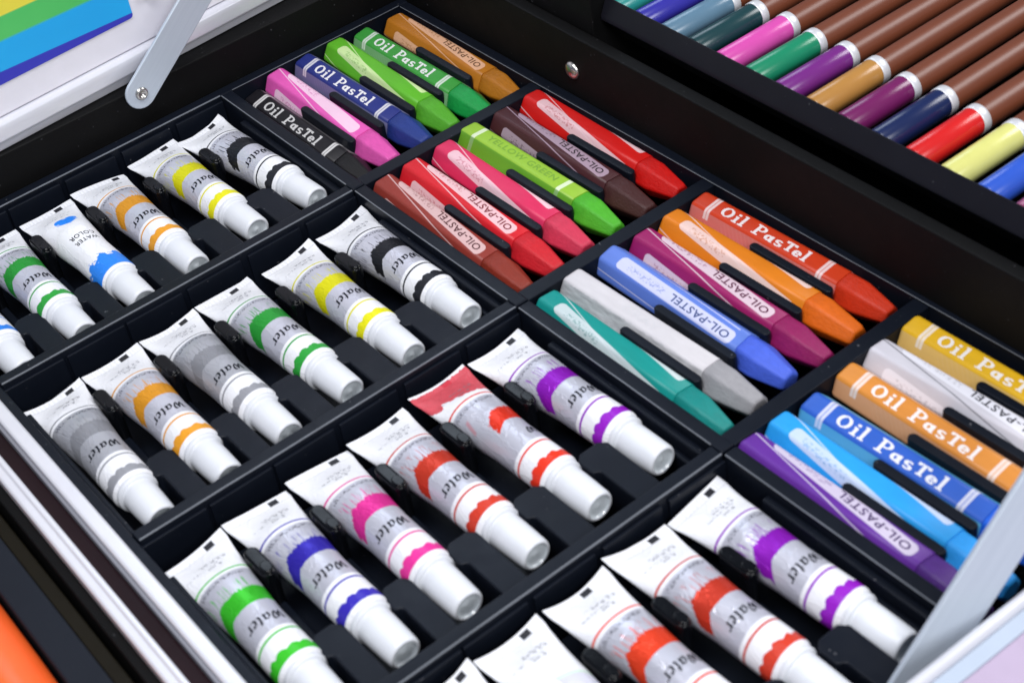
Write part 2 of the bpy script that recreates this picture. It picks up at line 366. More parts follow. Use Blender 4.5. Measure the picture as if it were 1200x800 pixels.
# ------------------------------------------------------------------ paint tube
TL = 60.0; TR = 5.75; NT = 48
def tube_section(s):
    t = min(1.0, max(0.0, (s - 2.6) / 20.0))
    e = t * t * (3 - 2 * t) * .45 + t * .55
    h = .38 + (TR - .38) * math.sin(e * math.pi / 2) ** .92
    w = 8.7 + (TR - 8.7) * min(1.0, max(0.0, (s - 2.6) / 27.0)) ** .8
    h = .38 + (h - .38) * 1.0
    if s < 2.6: h = .42 if s > 2.3 else .36
    if s > 45.6:
        k = (s - 45.6) / 1.4; w = h = TR - .75 * min(1, k) ** 2
    return w, h
def make_tube(mat, ink, q):
    """q: per-tube irregularity seed; returns (body builder, cap builder, recess builder) with y = 30 - s"""
    r = random.Random(q); curl = r.uniform(-.1, 1.9); skew = r.uniform(-.9, .9); d1, d2, d3 = (r.uniform(-1, 1) for _ in range(3)); bow = r.uniform(-.2, 1.0); da = r.uniform(-.8, .8); ds = r.uniform(-.35, .35)
    def surf(s, a, lift=0.0):
        w, h = tube_section(s)
        th = a / TR
        fl = max(0.0, 1 - s / 22.0)
        p = (w + lift) * math.sin(th); z = (h + lift) * math.cos(th)
        z += fl ** 2 * (curl * (p / 8.7) ** 2 + skew * p / 8.7 * 1.0)
        f2 = max(0.0, 1 - abs(s - 17) / 17.0)
        z += .42 * f2 * (d1 * math.sin(s * .45 + d2 * 3 + p * .25)) * max(0, math.cos(th))
        y = 30 - s + fl ** 3 * (bow * (1 - (p / 8.7) ** 2) * -1.4 + skew * p * .12)
        return (p, y, z)
    mb = MB()
    ss = [0, .25, 1.2, 2.3, 2.7, 3.4, 4.5, 6, 8, 10, 12, 14, 16, 18, 20, 22, 24, 27, 30, 34, 38, 42, 45, 45.6, 46.1, 46.6, 47.0]
    aa = [(-math.pi + 2 * math.pi * k / NT) * TR for k in range(NT + 1)]
    mb.rings([[surf(s, a) for a in aa] for s in ss], [[(s + (ds if 3 < s < 46 else 0), a + da) for a in aa] for s in ss], 0, cap0=True)
    if ink:
        qs, w = nib_quads('Water', (.105, .06)); qs = qs[:len(nib_quads('W', (.1, .06))[0])] if ink == 'W' else qs
        hgt = 2.1; k = 9.6 / (w * hgt)
        # reads with its head towards the cap
        stamp(mb, qs, lambda x, y, l: surf(31.9 + ds + y * hgt * .95, 4.5 + da * .7 - x * hgt * k, l), 1)
    if ink == 'lines':
        pass
    cb = MB(); NC = 40
    prof = [(46.6, 4.0), (46.65, 5.0), (46.9, 5.22), (47.9, 5.26), (48.25, 5.1), (48.35, 4.5), (48.6, 4.30), (49.0, 4.42), (52, 4.34), (56, 4.18), (59.0, 4.02), (59.6, 3.9), (60.0, 3.6), (60.05, 3.3), (59.9, 3.05)]
    cb.rings([[(r_ * math.sin(2 * math.pi * k / NC), 30 - s, r_ * math.cos(2 * math.pi * k / NC)) for k in range(NC)] for s, r_ in prof], [[(0, 0)] * NC for _ in prof], wrap=True)
    rb = MB()
    prof = [(59.9, 3.06), (59.6, 2.95), (59.15, 2.75), (59.0, 2.3), (58.95, 1.3), (59.3, .75), (59.4, .03)]
    rb.rings([[(r_ * math.sin(2 * math.pi * k / NC), 30 - s, r_ * math.cos(2 * math.pi * k / NC)) for k in range(NC)] for s, r_ in prof], [[(0, 0)] * NC for _ in prof], wrap=True)
    return mb, surf, cb, rb
_capmesh = {}
TUBES = 'paint tubes lying in the black tray'
def tube(cx, cy, yaw, key, mat, label, q, ink=True, kind='std', z=-4.7, roll=0.0):
    t = empty('paint_tube', (cx, cy, z - TR), yaw)
    tag(t, label, 'paint tube', TUBES)
    mb, surf, cb, rb = make_tube(mat, 'W' if kind == 'stain' else (ink and kind == 'std'), q)
    if kind == 'blue':
        for w, s0, hh in (('WATER', 27.6, 1.7), ('COLOR', 24.6, 1.7)):
            tr, ww = font_tris(w)
            stamp(mb, tr, lambda x, y, l: surf(s0 + y * hh, 4.2 - x * 7.4 / ww, l), 1)
    else:
        for w, s0, a0, wd in (('6 ml', 9.9, 2.2, 2.6), ('0.2 fl.oz', 7.3, 3.9, 5.0)):
            tr, ww = font_tris(w)
            stamp(mb, tr, lambda x, y, l: surf(s0 + y * .85, a0 - x * wd / ww, l), 2)
    # a pale crimp comb along the fold
    for o in (mb.build('body', [mat, INK, GREYINK], t), ):
        o.location = (0, 0, TR * S); o.rotation_euler.y = roll
    if 'cap' not in _capmesh:
        c = cb.build('cap', CAP, t); _capmesh['cap'] = c.data
        e = rb.build('cap_recess', RECESS, c); _capmesh['rec'] = e.data
    else:
        c = bpy.data.objects.new('cap', _capmesh['cap']); C.objects.link(c); c.parent = t
        e = bpy.data.objects.new('cap_recess', _capmesh['rec']); C.objects.link(e); e.parent = c
    c.location = (0, 0, TR * S)
    return t
GREYINK = simple('grey_print_ink', (.22, .22, .25), .5)

# ------------------------------------------------------------------ oil pastel (hexagonal, paper wrapped)
def hexring(ap, rc, roll=0.0, n=7):
    """rounded hexagon, apothem ap, starting at the bottom; list of (x, z, arclength)"""
    Rr = ap / math.cos(math.pi / 6); pts = []
    cr = (ap - rc) / math.cos(math.pi / 6)
    for k in range(6):
        ang = math.pi / 6 + k * math.pi / 3 + math.pi        # corner directions, measured from +z clockwise
        cx, cz = cr * math.sin(ang), cr * math.cos(ang)
        for j in range(n + 1):
            b = ang - math.pi / 6 + (math.pi / 3) * j / n
            pts.append((cx + rc * math.sin(b), cz + rc * math.cos(b)))
    # close at the seam on the under side
    x0 = (pts[-1][0] + pts[0][0]) / 2; z0 = (pts[-1][1] + pts[0][1]) / 2
    ring = [(x0, z0)] + pts + [(x0, z0)]
    L = [0]
    for p, q in zip(ring, ring[1:]): L.append(L[-1] + math.hypot(q[0] - p[0], q[1] - p[1]))
    half = L[-1] / 2
    return [(p[0], p[1], l - half) for p, l in zip(ring, L)]
HEX = hexring(4.7, 1.5)
def hexpoint(a, lift=0.0):
    for p, q in zip(HEX, HEX[1:]):
        if p[2] <= a <= q[2]:
            t = (a - p[2]) / (q[2] - p[2] + 1e-9)
            dx, dz = q[0] - p[0], q[1] - p[1]; L = math.hypot(dx, dz) + 1e-9
            return (p[0] + dx * t - dz / L * -lift * -1 * -1, p[1] + dz * t + dx / L * lift)
    return (HEX[0][0], HEX[0][1])
PL = 67.5; WL = 52.0
PASTELS = 'oil pastels in the black tray'
def pastel(cx, cy, yaw, roll, key, wcol, scol, kind, label, q, text=None, tcol=None, z=-4.8, pale=None):
    t = empty('oil_pastel', (cx, cy, z - 5.05), yaw)
    tag(t, label, 'oil pastel', PASTELS)
    r = random.Random(q)
    wm = pastel_material(key, wcol, kind, q, pale); sm = stick_material(key, scol)
    def fn(s, a, l):
        x, zz = hexpoint(a, l); return (x, PL / 2 - s, zz)
    mb = MB()
    ss = [(.0, .80), (.12, .90), (.5, .97), (1.2, 1.0), (8, 1.0), (20, 1.0), (35, 1.0), (WL - .05, 1.0), (WL, .985)]
    mb.rings([[(x * f, PL / 2 - s, zz * f) for x, zz, a in HEX] for s, f in ss], [[(s, a) for x, zz, a in HEX] for s, f in ss], 0, cap0=True, cap1=True)
    mats = [wm]
    if text:
        mats.append(simple('pastel_lettering_' + key, tcol or (.8, .78, .78), .5))
    if text == 'slab':
        qs, w = slab_quads('Oil PasTel', .185)
        k = 31.5 / w; hh = 3.6
        stamp(mb, qs, lambda x, y, l: fn(9.6 + x * k, y * hh - 1.85, l), 1)
    elif text == 'panel':
        tr, w = font_tris('OIL-PASTEL'); k = 21.5 / w
        stamp(mb, tr, lambda x, y, l: fn(48.0 - x * k, -(.088 if kind == 'B' else .02) * (48.0 - x * k) + (3.7 if kind == 'B' else -.1) + 1.05 - y * 2.15, l), 1)
    elif text == 'name':
        tr, w = font_tris('YELLOW GREEN'); k = 31.0 / w
        stamp(mb, tr, lambda x, y, l: fn(10.5 + x * k, y * 2.2 - .9, l), 1)
        qs, w = slab_quads('Oil PasTel', .22); mats.append(simple('pastel_side_lettering', (.75, .8, .7), .5))
        stamp(mb, qs, lambda x, y, l: fn(9.6 + x * 33.0 / w, y * 3.3 - 7.4, l), 2)
    elif text == 'gray':
        tr, w = font_tris('GRAY'); k = 13.0 / w
        stamp(mb, tr, lambda x, y, l: fn(20.5 + x * k, y * 2.3 - 1.1, l), 1)
    w_ = mb.build('paper_wrapper', mats, t)
    sb = MB(); L = PL + r.uniform(-1.0, .8); tf = r.uniform(.50, .60); t0 = r.uniform(4.6, 6.4)
    ss = [(WL - 2, .86), (WL - .3, .88), (WL + .3, .96), (WL + t0 - .8, .955), (WL + t0, .935), (WL + t0 + .8, .90), (L - 1.0, tf + .05), (L - .4, tf - .01), (L - .1, tf - .07), (L, tf - .16)]
    tw = r.uniform(-.4, .4)
    sb.rings([[(x * f, PL / 2 - s, zz * f + (0 if s < WL + 6 else tw * (s - WL - 6) * .08)) for x, zz, a in HEX] for s, f in ss], [[(s, a + q) for x, zz, a in HEX] for s, f in ss], 0, cap1=True)
    k_ = sb.build('pastel_stick', sm, t)
    for o in (w_, k_): o.location = (0, 0, 5.05 * S); o.rotation_euler.y = roll
    return t

# ------------------------------------------------------------------ contents
col = dict(black=lin('22232a'), yellow=lin('f0ea14'), orange=lin('f2a42a'), blue=lin('2a86f0'), green=lin('2fa63e'), grey=lin('9b9ca3'),
           purple=lin('9a1fc6'), red=lin('f03a22'), brick=lin('d8402c'), pink=lin('f0389e'), ultra=lin('3b2fb8'), lime=lin('3fc82e'), vermil=lin('fb4a2a'), pale=lin('c0d8c0'))
tm = {}
def TM(key, kind='std', seed=0, gz=GREYZ, dark=None):
    k = key + kind + str(seed)
    if k not in tm: tm[k] = tube_material(key, col[key], kind, dark, gz, seed)
    return tm[k]
SGREY = lin('b0b1b9')
tubes = [
 # crimp centre, cap tip, colour, kind, label
 ((-12.8, -5.0), (-7.1, -64.4), 'black', 'std', 'silver paint tube with a black stroke, beside the black pastel in the back row'),
 ((-29.3, -3.5), (-27.0, -63.7), 'yellow', 'std', 'silver paint tube with a yellow stroke, in the row nearest the rainbow lid'),
 ((-49.0, -5.4), (-47.9, -65.2), 'orange', 'std', 'silver paint tube with an orange stroke, in the row nearest the rainbow lid'),
 ((-67.3, -7.5), (-66.0, -67.0), 'blue', 'blue', 'all white paint tube with a blue blot and printed capitals, no silver band'),
 ((-85.8, -7.0), (-84.6, -68.0), 'green', 'std', 'silver paint tube with a green stroke, cut by the left edge of the photo'),
 ((-104.0, -8.6), (-103.1, -69.8), 'blue', 'std', 'paint tube with a blue splash, only its cap end in view at the left edge'),
 ((-9.4, -78.4), (-8.0, -140.4), 'black', 'std', 'silver paint tube with a black stroke, beside the rust brown pastel'),
 ((-28.3, -80.2), (-27.4, -140.9), 'yellow', 'std', 'silver paint tube with a yellow stroke, in the second row from the rainbow lid'),
 ((-49.2, -80.6), (-46.4, -139.8), 'green', 'std', 'silver paint tube with a green stroke, between the second row yellow and plain silver tubes'),
 ((-67.2, -82.2), (-66.0, -141.2), 'grey', 'std', 'plain silver tube with no coloured stroke, between the orange and green tubes'),
 ((-85.2, -84.0), (-84.1, -142.4), 'orange', 'std', 'silver paint tube with an orange stroke, standing between the two plain grey tubes'),
 ((-102.9, -83.6), (-102.9, -143.0), 'grey', 'std', 'darkest plain grey paint tube, beside the left aluminium rail'),
 ((-11.6, -153.0), (-8.3, -214.0), 'purple', 'std', 'silver paint tube with a purple stroke, beside the teal pastel'),
 ((-30.0, -154.0), (-28.0, -213.6), 'red', 'stain', 'paint tube with its crimped end smeared all over in wet red paint'),
 ((-49.5, -154.6), (-47.2, -215.0), 'brick', 'std', 'silver paint tube with a brick red stroke, between the smeared and the pink tubes'),
 ((-67.2, -155.0), (-66.8, -215.8), 'pink', 'std', 'silver paint tube with a hot pink stroke and splash'),
 ((-85.4, -156.0), (-84.2, -216.2), 'ultra', 'std', 'silver paint tube with a dark ultramarine blue stroke'),
 ((-103.4, -157.8), (-102.4, -217.6), 'lime', 'std', 'silver paint tube with a bright lime green stroke by the left rail'),
 ((-12.0, -226.4), (-9.6, -287.6), 'purple', 'std', 'silver paint tube with a purple stroke, beside the violet pastel at the grey arm'),
 ((-30.2, -227.2), (-28.2, -288.0), 'brick', 'std', 'silver paint tube with a brick red stroke, in the row nearest the pink lid'),
 ((-48.2, -228.2), (-46.6, -288.4), 'vermil', 'std', 'silver paint tube with a vermilion stroke, cut by the lower edge of the photo'),
 ((-67.0, -228.4), (-65.4, -288.6), 'pale', 'pale', 'pale paint tube with a faint green line, cut by the lower edge'),
 ((-84.6, -227.4), (-83.4, -288.0), 'grey', 'white', 'white paint tube of which only the crimp corner shows at the bottom'),
]
for i, (c, e, key, kind, lab) in enumerate(tubes):
    c = Vector(c); e = Vector(e); d = (e - c).normalized()
    mid = (c + e) / 2
    yaw = math.atan2(d.x, -d.y)
    k = 'plain' if kind == 'white' else kind
    m = TM(key, kind, i % 5, SGREY if key == 'grey' else GREYZ)
    tube(mid.x, mid.y, yaw, key, m, lab, i * 13 + 5, kind=kind)

P = lambda h: lin(h)
pst = [  # x, y of back, y of tip side, wrapper, stick, kind, text, roll (deg), label
 (9.8, -2.0, 'black', '19171c', '0f0e11', 'A', 'slab', -14, 'black oil pastel with white lettering, beside the back row of tubes'),
 (19.3, -.3, 'pink', 'e45cb4', 'e458b0', 'B', None, -6, 'bright bubblegum pink oil pastel, between the black and navy ones'),
 (31.0, -.2, 'navy', '27327c', '233a86', 'A', 'slab', -12, 'navy blue oil pastel with white lettering'),
 (42.4, .2, 'leaf', '62b82c', '57ad2a', 'C', None, 0, 'leaf green oil pastel with a speckled pale band, beside the navy one'),
 (52.8, -2.0, 'emerald', '3c9a3c', '16a04a', 'A', 'slab', -10, 'green oil pastel with white lettering and an emerald tip'),
 (64.8, -2.8, 'ochre', 'b8721c', 'b87216', 'B', 'panel', 0, 'ochre oil pastel in the far corner of the tray'),
 (9.0, -75.4, 'rust', '93382f', '8e3020', 'B', 'panel', -4, 'rust brown oil pastel beside the black striped tube'),
 (19.6, -75.0, 'scarlet', 'd8202c', 'd4202c', 'B', 'panel', 0, 'scarlet oil pastel between the rust brown and crimson pink ones'),
 (31.0, -74.8, 'crimson', 'dc3260', 'd83a58', 'C', None, 0, 'crimson pink oil pastel with a pale pink band'),
 (41.9, -73.4, 'limegreen', '98c43c', '52b82c', 'D', 'name', 2, 'yellow green oil pastel with a brighter green tip'),
 (53.3, -74.4, 'umber', '4a2428', '4a2726', 'B', 'panel', 2, 'dark umber brown oil pastel'),
 (65.0, -74.2, 'red', 'd81a16', 'd8140e', 'C', None, 2, 'pure red oil pastel against the black side wall'),
 (8.2, -150.8, 'teal', '12938c', '0e8a84', 'C', None, 4, 'teal oil pastel beside the purple striped tube'),
 (18.8, -149.2, 'grey', 'd6d2d6', 'a3a1a5', 'G', 'gray', -2, 'silvery grey oil pastel with worn metallic sides'),
 (31.2, -148.8, 'periwinkle', '6080d8', '4a68e0', 'C', 'panel', -14, 'periwinkle blue oil pastel with a long pale band'),
 (42.0, -149.8, 'magenta', '9c1c62', '96185c', 'B', 'panel', 0, 'deep magenta oil pastel'),
 (53.1, -149.4, 'tangerine', 'e6821a', 'ea6c12', 'C', None, 4, 'tangerine orange oil pastel between magenta and vermilion ones'),
 (64.0, -150.0, 'vermilion', 'd23c16', 'd43412', 'A', 'slab', -6, 'vermilion oil pastel with white lettering against the black wall'),
 (7.6, -224.6, 'violet', '66309a', '532a80', 'B', 'panel', 6, 'violet oil pastel beside the purple striped tube at the arm'),
 (17.0, -224.6, 'sky', '2aa2ee', '2e9eee', 'C', None, 0, 'sky blue oil pastel between the violet and royal blue ones'),
 (27.6, -225.6, 'royal', '2f60c4', '1f66e0', 'A', 'slab', -12, 'royal blue oil pastel with white lettering and teal edges'),
 (39.6, -224.6, 'amber', 'de8e3a', 'e29028', 'A', 'slab', -12, 'amber oil pastel with white lettering, beside the white one'),
 (51.3, -224.2, 'white', 'd8d4dc', 'cfccd4', 'B', 'panel', 4, 'white oil pastel with black lettering'),
 (62.6, -224.4, 'yellow', 'e8b41c', 'e8bc24', 'A', 'slab', -8, 'yellow oil pastel with pale lettering at the right edge'),
]
for i, (x, yb, key, wc, sc, kind, text, roll, lab) in enumerate(pst):
    wc_, sc_ = (tuple(v * .84 for v in lin(q_)) for q_ in (wc, sc))
    pale = {'royal': lin('5fb4c8'), 'white': lin('e2e0e8'), 'umber': lin('a890a0'), 'rust': lin('d0b0b0'), 'ochre': lin('d8a888'), 'leaf': lin('c8dca0')}.get(key)
    tc = None
    if text == 'panel': tc = (.03, .03, .04) if key == 'white' else mixc(wc_, (.01, .01, .015), .7)
    if text == 'name': tc = lin('6f9a2c')
    if text == 'gray': tc = lin('c0bec2')
    if text == 'slab': tc = mixc((.80, .78, .78), wc_, .40 if key == 'black' else .16)
    pastel(x, yb - PL / 2, R(rnd.uniform(-1.0, 1.0)), R(roll), key, wc_, sc_, kind, lab, 3 + i * 5, text, tc, pale=pale, z=-7.2 if key == 'black' else -4.8)

# ------------------------------------------------------------------ moulded tray
tray = tag(empty('paint_tray', (0, -150, -22)), 'black moulded plastic tray with compartments holding tubes and pastels', 'tray')
tray_off = (0, 150, 22)
def glint_bead(x0, x1, y, z, r_=.26, ax='x'):  # thin bead added along an edge, its pale colour a painted highlight
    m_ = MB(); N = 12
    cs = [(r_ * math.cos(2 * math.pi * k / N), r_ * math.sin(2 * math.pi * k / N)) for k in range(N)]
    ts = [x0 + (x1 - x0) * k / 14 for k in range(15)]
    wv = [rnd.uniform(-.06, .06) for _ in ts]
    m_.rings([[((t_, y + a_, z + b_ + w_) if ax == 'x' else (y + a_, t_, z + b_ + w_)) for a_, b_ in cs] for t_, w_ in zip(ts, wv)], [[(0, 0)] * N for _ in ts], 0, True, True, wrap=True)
    return m_.build('glint_bead', EDGE_GLINT, tray, 0, 2, tray_off)
def tpart(mb, name, mat, bevel=.5, seg=2): return mb.build(name, mat, tray, bevel, seg, tray_off)
mb = MB().box(-117, 74, -300, 5, -22, -20); tpart(mb, 'floor', BLK, .3)
mb = MB()
mb.box(-116.9, 73.6, .6, 4.6, -19.9, -.2)                               # back rim
mb.box(-116.7, -111.6, -299.0, .5, -19.9, -.5)                          # left rim
mb.box(69.9, 73.5, -299.2, .5, -19.8, -.35)                             # right rim
mb.box(-116.4, 73.3, -302.6, -299.4, -19.7, -.4)                        # front rim
tpart(mb, 'rim', DIV, .5, 3)
glint_bead(-111.4, -.3, .55, -.15); glint_bead(4.2, 69.6, .5, -.2, .13); glint_bead(-299, -.2, 69.75, -.3, .12, 'y')
for i in (1, 2, 3):
    y = -75 * i
    tpart(MB().box(-111.5, -.4, y, y + 3.9, -19.6, .05), 'divider', DIV, .3, 3)
    glint_bead(-111.3, -.6, y + .25, .12)
    tpart(MB().box(4.0, 69.8, y + .7, y + 5.4, -19.5, -.7), 'divider', DIV, .3, 3)
for i in range(4):
    y1 = -75 * i - (.0 if i else -.3); y0 = -75 * (i + 1) + 4.4
    tpart(MB().box(-.2, 3.8, y0 - 3.9, y1, -19.7, .1 - .02 * i), 'centre_wall', DIV, .5, 3); glint_bead(y0 - .2, y1 - .6, -.1, .05, .2, 'y')
    tpart(MB().box(-2.4, -.25, y0 - .3, y1 - 14, -19.4, -2.6), 'wall_step', BLK, .5, 2)
    tpart(MB().box(-4.2, -2.45, y0 - .2, y1 - 13, -19.4, -6.0), 'wall_step', BLK, .5, 2)
    tpart(MB().box(-111.4, -110.0, y0 - .3, y1 - 12, -19.4, -2.8), 'wall_step', BLK, .4, 2)
TX = [-9.0, -28.4, -48.0, -66.9, -84.8, -103.0]
def stadium(cx, cy, hw, hl, n=6):
    out = []
    for k in range(n + 1): a = math.pi * k / n; out.append((cx + hw * math.cos(a), cy + hl - hw + hw * math.sin(a)))
    for k in range(n + 1): a = math.pi + math.pi * k / n; out.append((cx + hw * math.cos(a), cy - hl + hw + hw * math.sin(a)))
    return out
for i in range(4):
    y = -75 * i
    edges = [(-4.25, TX[0] + 6.3)] + [(TX[k] - 6.3, TX[k + 1] + 6.3) for k in range(5)] + [(TX[5] - 6.3, -109.9)]
    for k, (x1, x0) in enumerate(edges):
        if x1 - x0 < 1: continue
        f = 1.8
        L0 = x0 - 1.2 if k < 6 else x0; R0 = x1 + 1.2 if k > 0 else x1          # hugs the necks, then opens round the cap tips
        xm = min(x0 + .5, x1 - .6) if k < 6 else x0
        tpart(MB().prism([(xm, y - 71.2), (R0, y - 71.2), (R0, y - 49 - f), (R0 - f, y - 49), (L0 + f, y - 49), (L0, y - 49 - f), (L0, y - 55.5), (L0 + .5, y - 56.2), (xm - .5, y - 56.4), (xm, y - 57)] if R0 - L0 > 4.5 else
                         [(x0, y - 71.2), (x1, y - 71.2), (x1, y - 50), (x0, y - 50)], -19.3, -2.9 - .01 * k), 'cap_rest', BLK, .45, 3)
    for k in range(6):
        tpart(MB().box(TX[k] - 8.6, TX[k] + 8.6, y - .95, y - .04, -19.1, -1.5), 'wall_panel', DIV, .22, 2)
    for k in range(5):
        cx = (TX[k] + TX[k + 1]) / 2
        post = tpart(MB().prism(stadium(cx, y - 23.5, 1.9, 5.4), -19.2, -1.6), 'post', POST, .8, 3)
        MB().prism(stadium(cx, y - 26.8, 1.4, 2.0), -1.58, -.7).build('post_tip', POST, post, .5, 3)
        tpart(MB().prism(stadium(cx, y - 40, 1.1, 12), -19.15, -12), 'web', BLK, .4, 2)
for i in range(4):
    for k in range(5):
        cx = (pst[6 * i + k][0] + pst[6 * i + k + 1][0]) / 2
        tpart(MB().prism(stadium(cx, -75 * i - 38.8, 1.3, 14.2), -19, -.8), 'pastel_rib', BLK, .4, 2)

# ------------------------------------------------------------------ case
case = tag(empty('art_case', (0, -150, -32)), 'open aluminium art case with black lining, white rails and two lid leaves', 'case')
co = (0, 150, 32)
def cpart(mb, name, mat, bevel=.4, seg=2, parent=None, off=None): return mb.build(name, mat, parent or case, bevel, seg, off or co)
cpart(MB().box(-130, 240, -306, 40, -32, -24), 'base', BLK_WALL)
cpart(MB().box(-128, 236, 6.3, 60, -23.9, 11.8), 'back_wall', BLK_WALL, .6)
cpart(MB().box(-117.8, 200, -312, -303.2, -23.8, 4.2), 'front_wall', BLK_WALL, .6)
rw = cpart(MB().box(-2, 2.2, -306, 8, -23.7, 20.6), 'side_wall', BLK_WALL, .5)
rw.location = tuple(v * S for v in (76.9, 150 - 0, 32)); rw.rotation_euler.z = R(-.9)
# screw head on the side wall
sc = MB(); prof = [(0, 2.9), (.5, 2.8), (1.0, 2.3), (1.3, 1.4), (1.4, .02)]
sc.rings([[(-h, r_ * math.cos(2*math.pi*k/28), r_ * math.sin(2*math.pi*k/28)) for k in range(28)] for h, r_ in prof], [[(0, 0)] * 28 for _ in prof], wrap=True)
so = sc.build('screw', STEEL, rw); so.location = (-2.0 * S, -86.2 * S, 8.3 * S)
# left rails
def rail(poly, name, mat, y0=-330, y1=16, bevel=.35): return cpart(MB().prism(poly, y0, y1, axis='y'), name, mat, bevel, 3)
rail([(-118.1, -3), (-114.3, -3), (-114.3, .9), (-114.9, 1.5), (-117.6, 1.5), (-118.1, 1.1)][::-1], 'rail', ALU)
rail([(-119.1, -3), (-118.15, -3), (-118.15, .6), (-119.1, .6)][::-1], 'rail', simple('grey_rail_groove', (.20, .20, .23), .45), bevel=.2)
cpart(MB().box(-123.0, -119.15, -330, 16, -20, -1.2), 'channel', MAROON, .3)
rail([(-126.9, -3), (-123.05, -3), (-123.05, .6), (-123.5, 1.0), (-124.4, 1.0), (-124.7, .6), (-126.4, .6), (-126.9, .2)][::-1], 'rail', ALU)
cpart(MB().box(-129.6, -126.95, -330, 16, -26, -2.2), 'outer_wall', BLK_WALL, .5)

# back lid leaf, standing with its rainbow print towards the camera
lid = empty('lid', (-69 - 0, 8.4 + 150, 12 + 32), R(3.8)); lid.parent = case
def lpart(mb, name, mat, bevel=.3, parent=None): return mb.build(name, mat, parent or lid, bevel, 3)
fr = MB()
fr.prism([(-.6, 0), (4.0, 0), (4.0, 150), (2.2, 150), (2.2, 9.0), (.0, 8.6), (-1.4, 8.0), (-1.9, 6.5), (-1.9, 3.4), (-1.1, 2.3)], -70, 150, axis='x')
lpart(fr, 'frame', ALU, .35)
mg = MB().box(-69, 149, .9, 2.15, 9.2, 149); lpart(mg, 'panel', WHITE_LID, .3)
lp = MB()
def rr(x0, x1, z0, z1, r_, n=5):
    out = []
    for cx, cz, a0 in ((x1 - r_, z0 + r_, -90), (x1 - r_, z1 - r_, 0), (x0 + r_, z1 - r_, 90), (x0 + r_, z0 + r_, 180)):
        out += [(cx + r_ * math.cos(R(a0 + 90 * k / n)), cz + r_ * math.sin(R(a0 + 90 * k / n))) for k in range(n + 1)]
    return out
lp.prism(rr(-66, 54.0, 18.6, 140, 1.2)[::-1], .55, .85, axis='y')
n = NB('rainbow_print'); o, x, y, z = n.obj()
zz = n.sub(n.mul(z, 1000.0), n.mul(n.mul(x, 1000.0), -.022))
xx = n.mul(x, 1000.0)
c = lin('3638b4')
zt = n.mul(z, 1000.0)
b1 = n.add(22.4, n.mul(n.sub(xx, 8.0), -.050)); b2 = n.add(31.0, n.mul(n.sub(xx, 10.0), -.035)); b3 = n.add(37.9, n.mul(n.sub(xx, 14), -.03))
c = n.mix(n.gt(zt, b1, .25), c, n.mix(n.noise(o, 30, 2), lin('1e9ce4'), lin('1eb2ee')))
c = n.mix(n.gt(zt, b2, .8), c, n.mix(n.noise(o, 40, 2), lin('46b860'), lin('5cc868')))
c = n.mix(n.gt(zt, b3, .5), c, lin('e6d848')); c = n.mix(n.gt(zt, 50.0, .5), c, (.62, .60, .66))
RB = n.set(Base_Color=c, Roughness=.45)
lpart(lp, 'rainbow_print', RB, 0)
k = MB().prism(rr(58.6, 62.2, 22.5, 26.5, 1.2)[::-1], -.8, .8, axis='y'); lpart(k, 'catch', simple('bronze_catch', (.42, .33, .31), .35, .5, .6), .3)

# support arms
def arm(name, p0, p1, w, y0, th, tilt=0.0):
    a = Vector(p0); b = Vector(p1); d = (b - a); L = d.length; ang = math.atan2(d.y, d.x)
    out = []
    for kx in range(13): t = math.pi / 2 + math.pi * kx / 12; out.append((w / 2 * math.cos(t), w / 2 * math.sin(t)))
    for kx in range(13): t = -math.pi / 2 + math.pi * kx / 12; out.append((L + w / 2 * math.cos(t), w / 2 * math.sin(t)))
    mbx = MB().prism(out[::-1], 0, th, axis='y')
    o = mbx.build(name, ARM, case, .35, 3)
    o.location = (a.x * S, (y0 + 150) * S, (a.y + 32) * S); o.rotation_euler = (tilt, -ang, 0)
    rv = MB(); prof = [(.0, 2.1), (-.5, 2.0), (-.75, 1.6), (-.7, 1.15), (-.2, .95), (.0, .02)]
    rv.rings([[(r_ * math.cos(2*math.pi*k/24), h, r_ * math.sin(2*math.pi*k/24)) for k in range(24)] for h, r_ in prof], [[(0, 0)] * 24 for _ in prof], wrap=True)
    rvo = rv.build('rivet', STEEL, o); rvo.location = (0, -.02 * S, 0)
    return o
arm('support_arm', (-23.6, 11.4), (40, 62.5), 10.2, 3.2, 1.2)
arm('support_arm', (-21.3, -7.0), (47.0, 52.5), 9.5, -295.0, 1.6, -.6)

# front lid leaf, opened flat towards the camera, pink inside
lf = empty('lid', (0, -300.0 + 150, 10.4 + 32), R(-1.7)); lf.parent = case
fr = MB().prism([(-2.7, -6), (.3, -6), (.3, -1.2), (-.1, -.3), (-.9, .15), (-1.7, .1), (-2.4, -.4), (-2.7, -1.2)][::-1], -110, 230, axis='x')
fr.build('frame', ALU, lf, .3, 3)
MB().box(-110, 230, -6.3, -2.75, -6, -1.0).build('margin', simple('pale_blue_margin', (.42, .48, .58), .4), lf, .3, 2)
MB().box(-110, 230, -90, -6.35, -6, -1.25).build('panel', PINK_LID, lf, .2, 2)

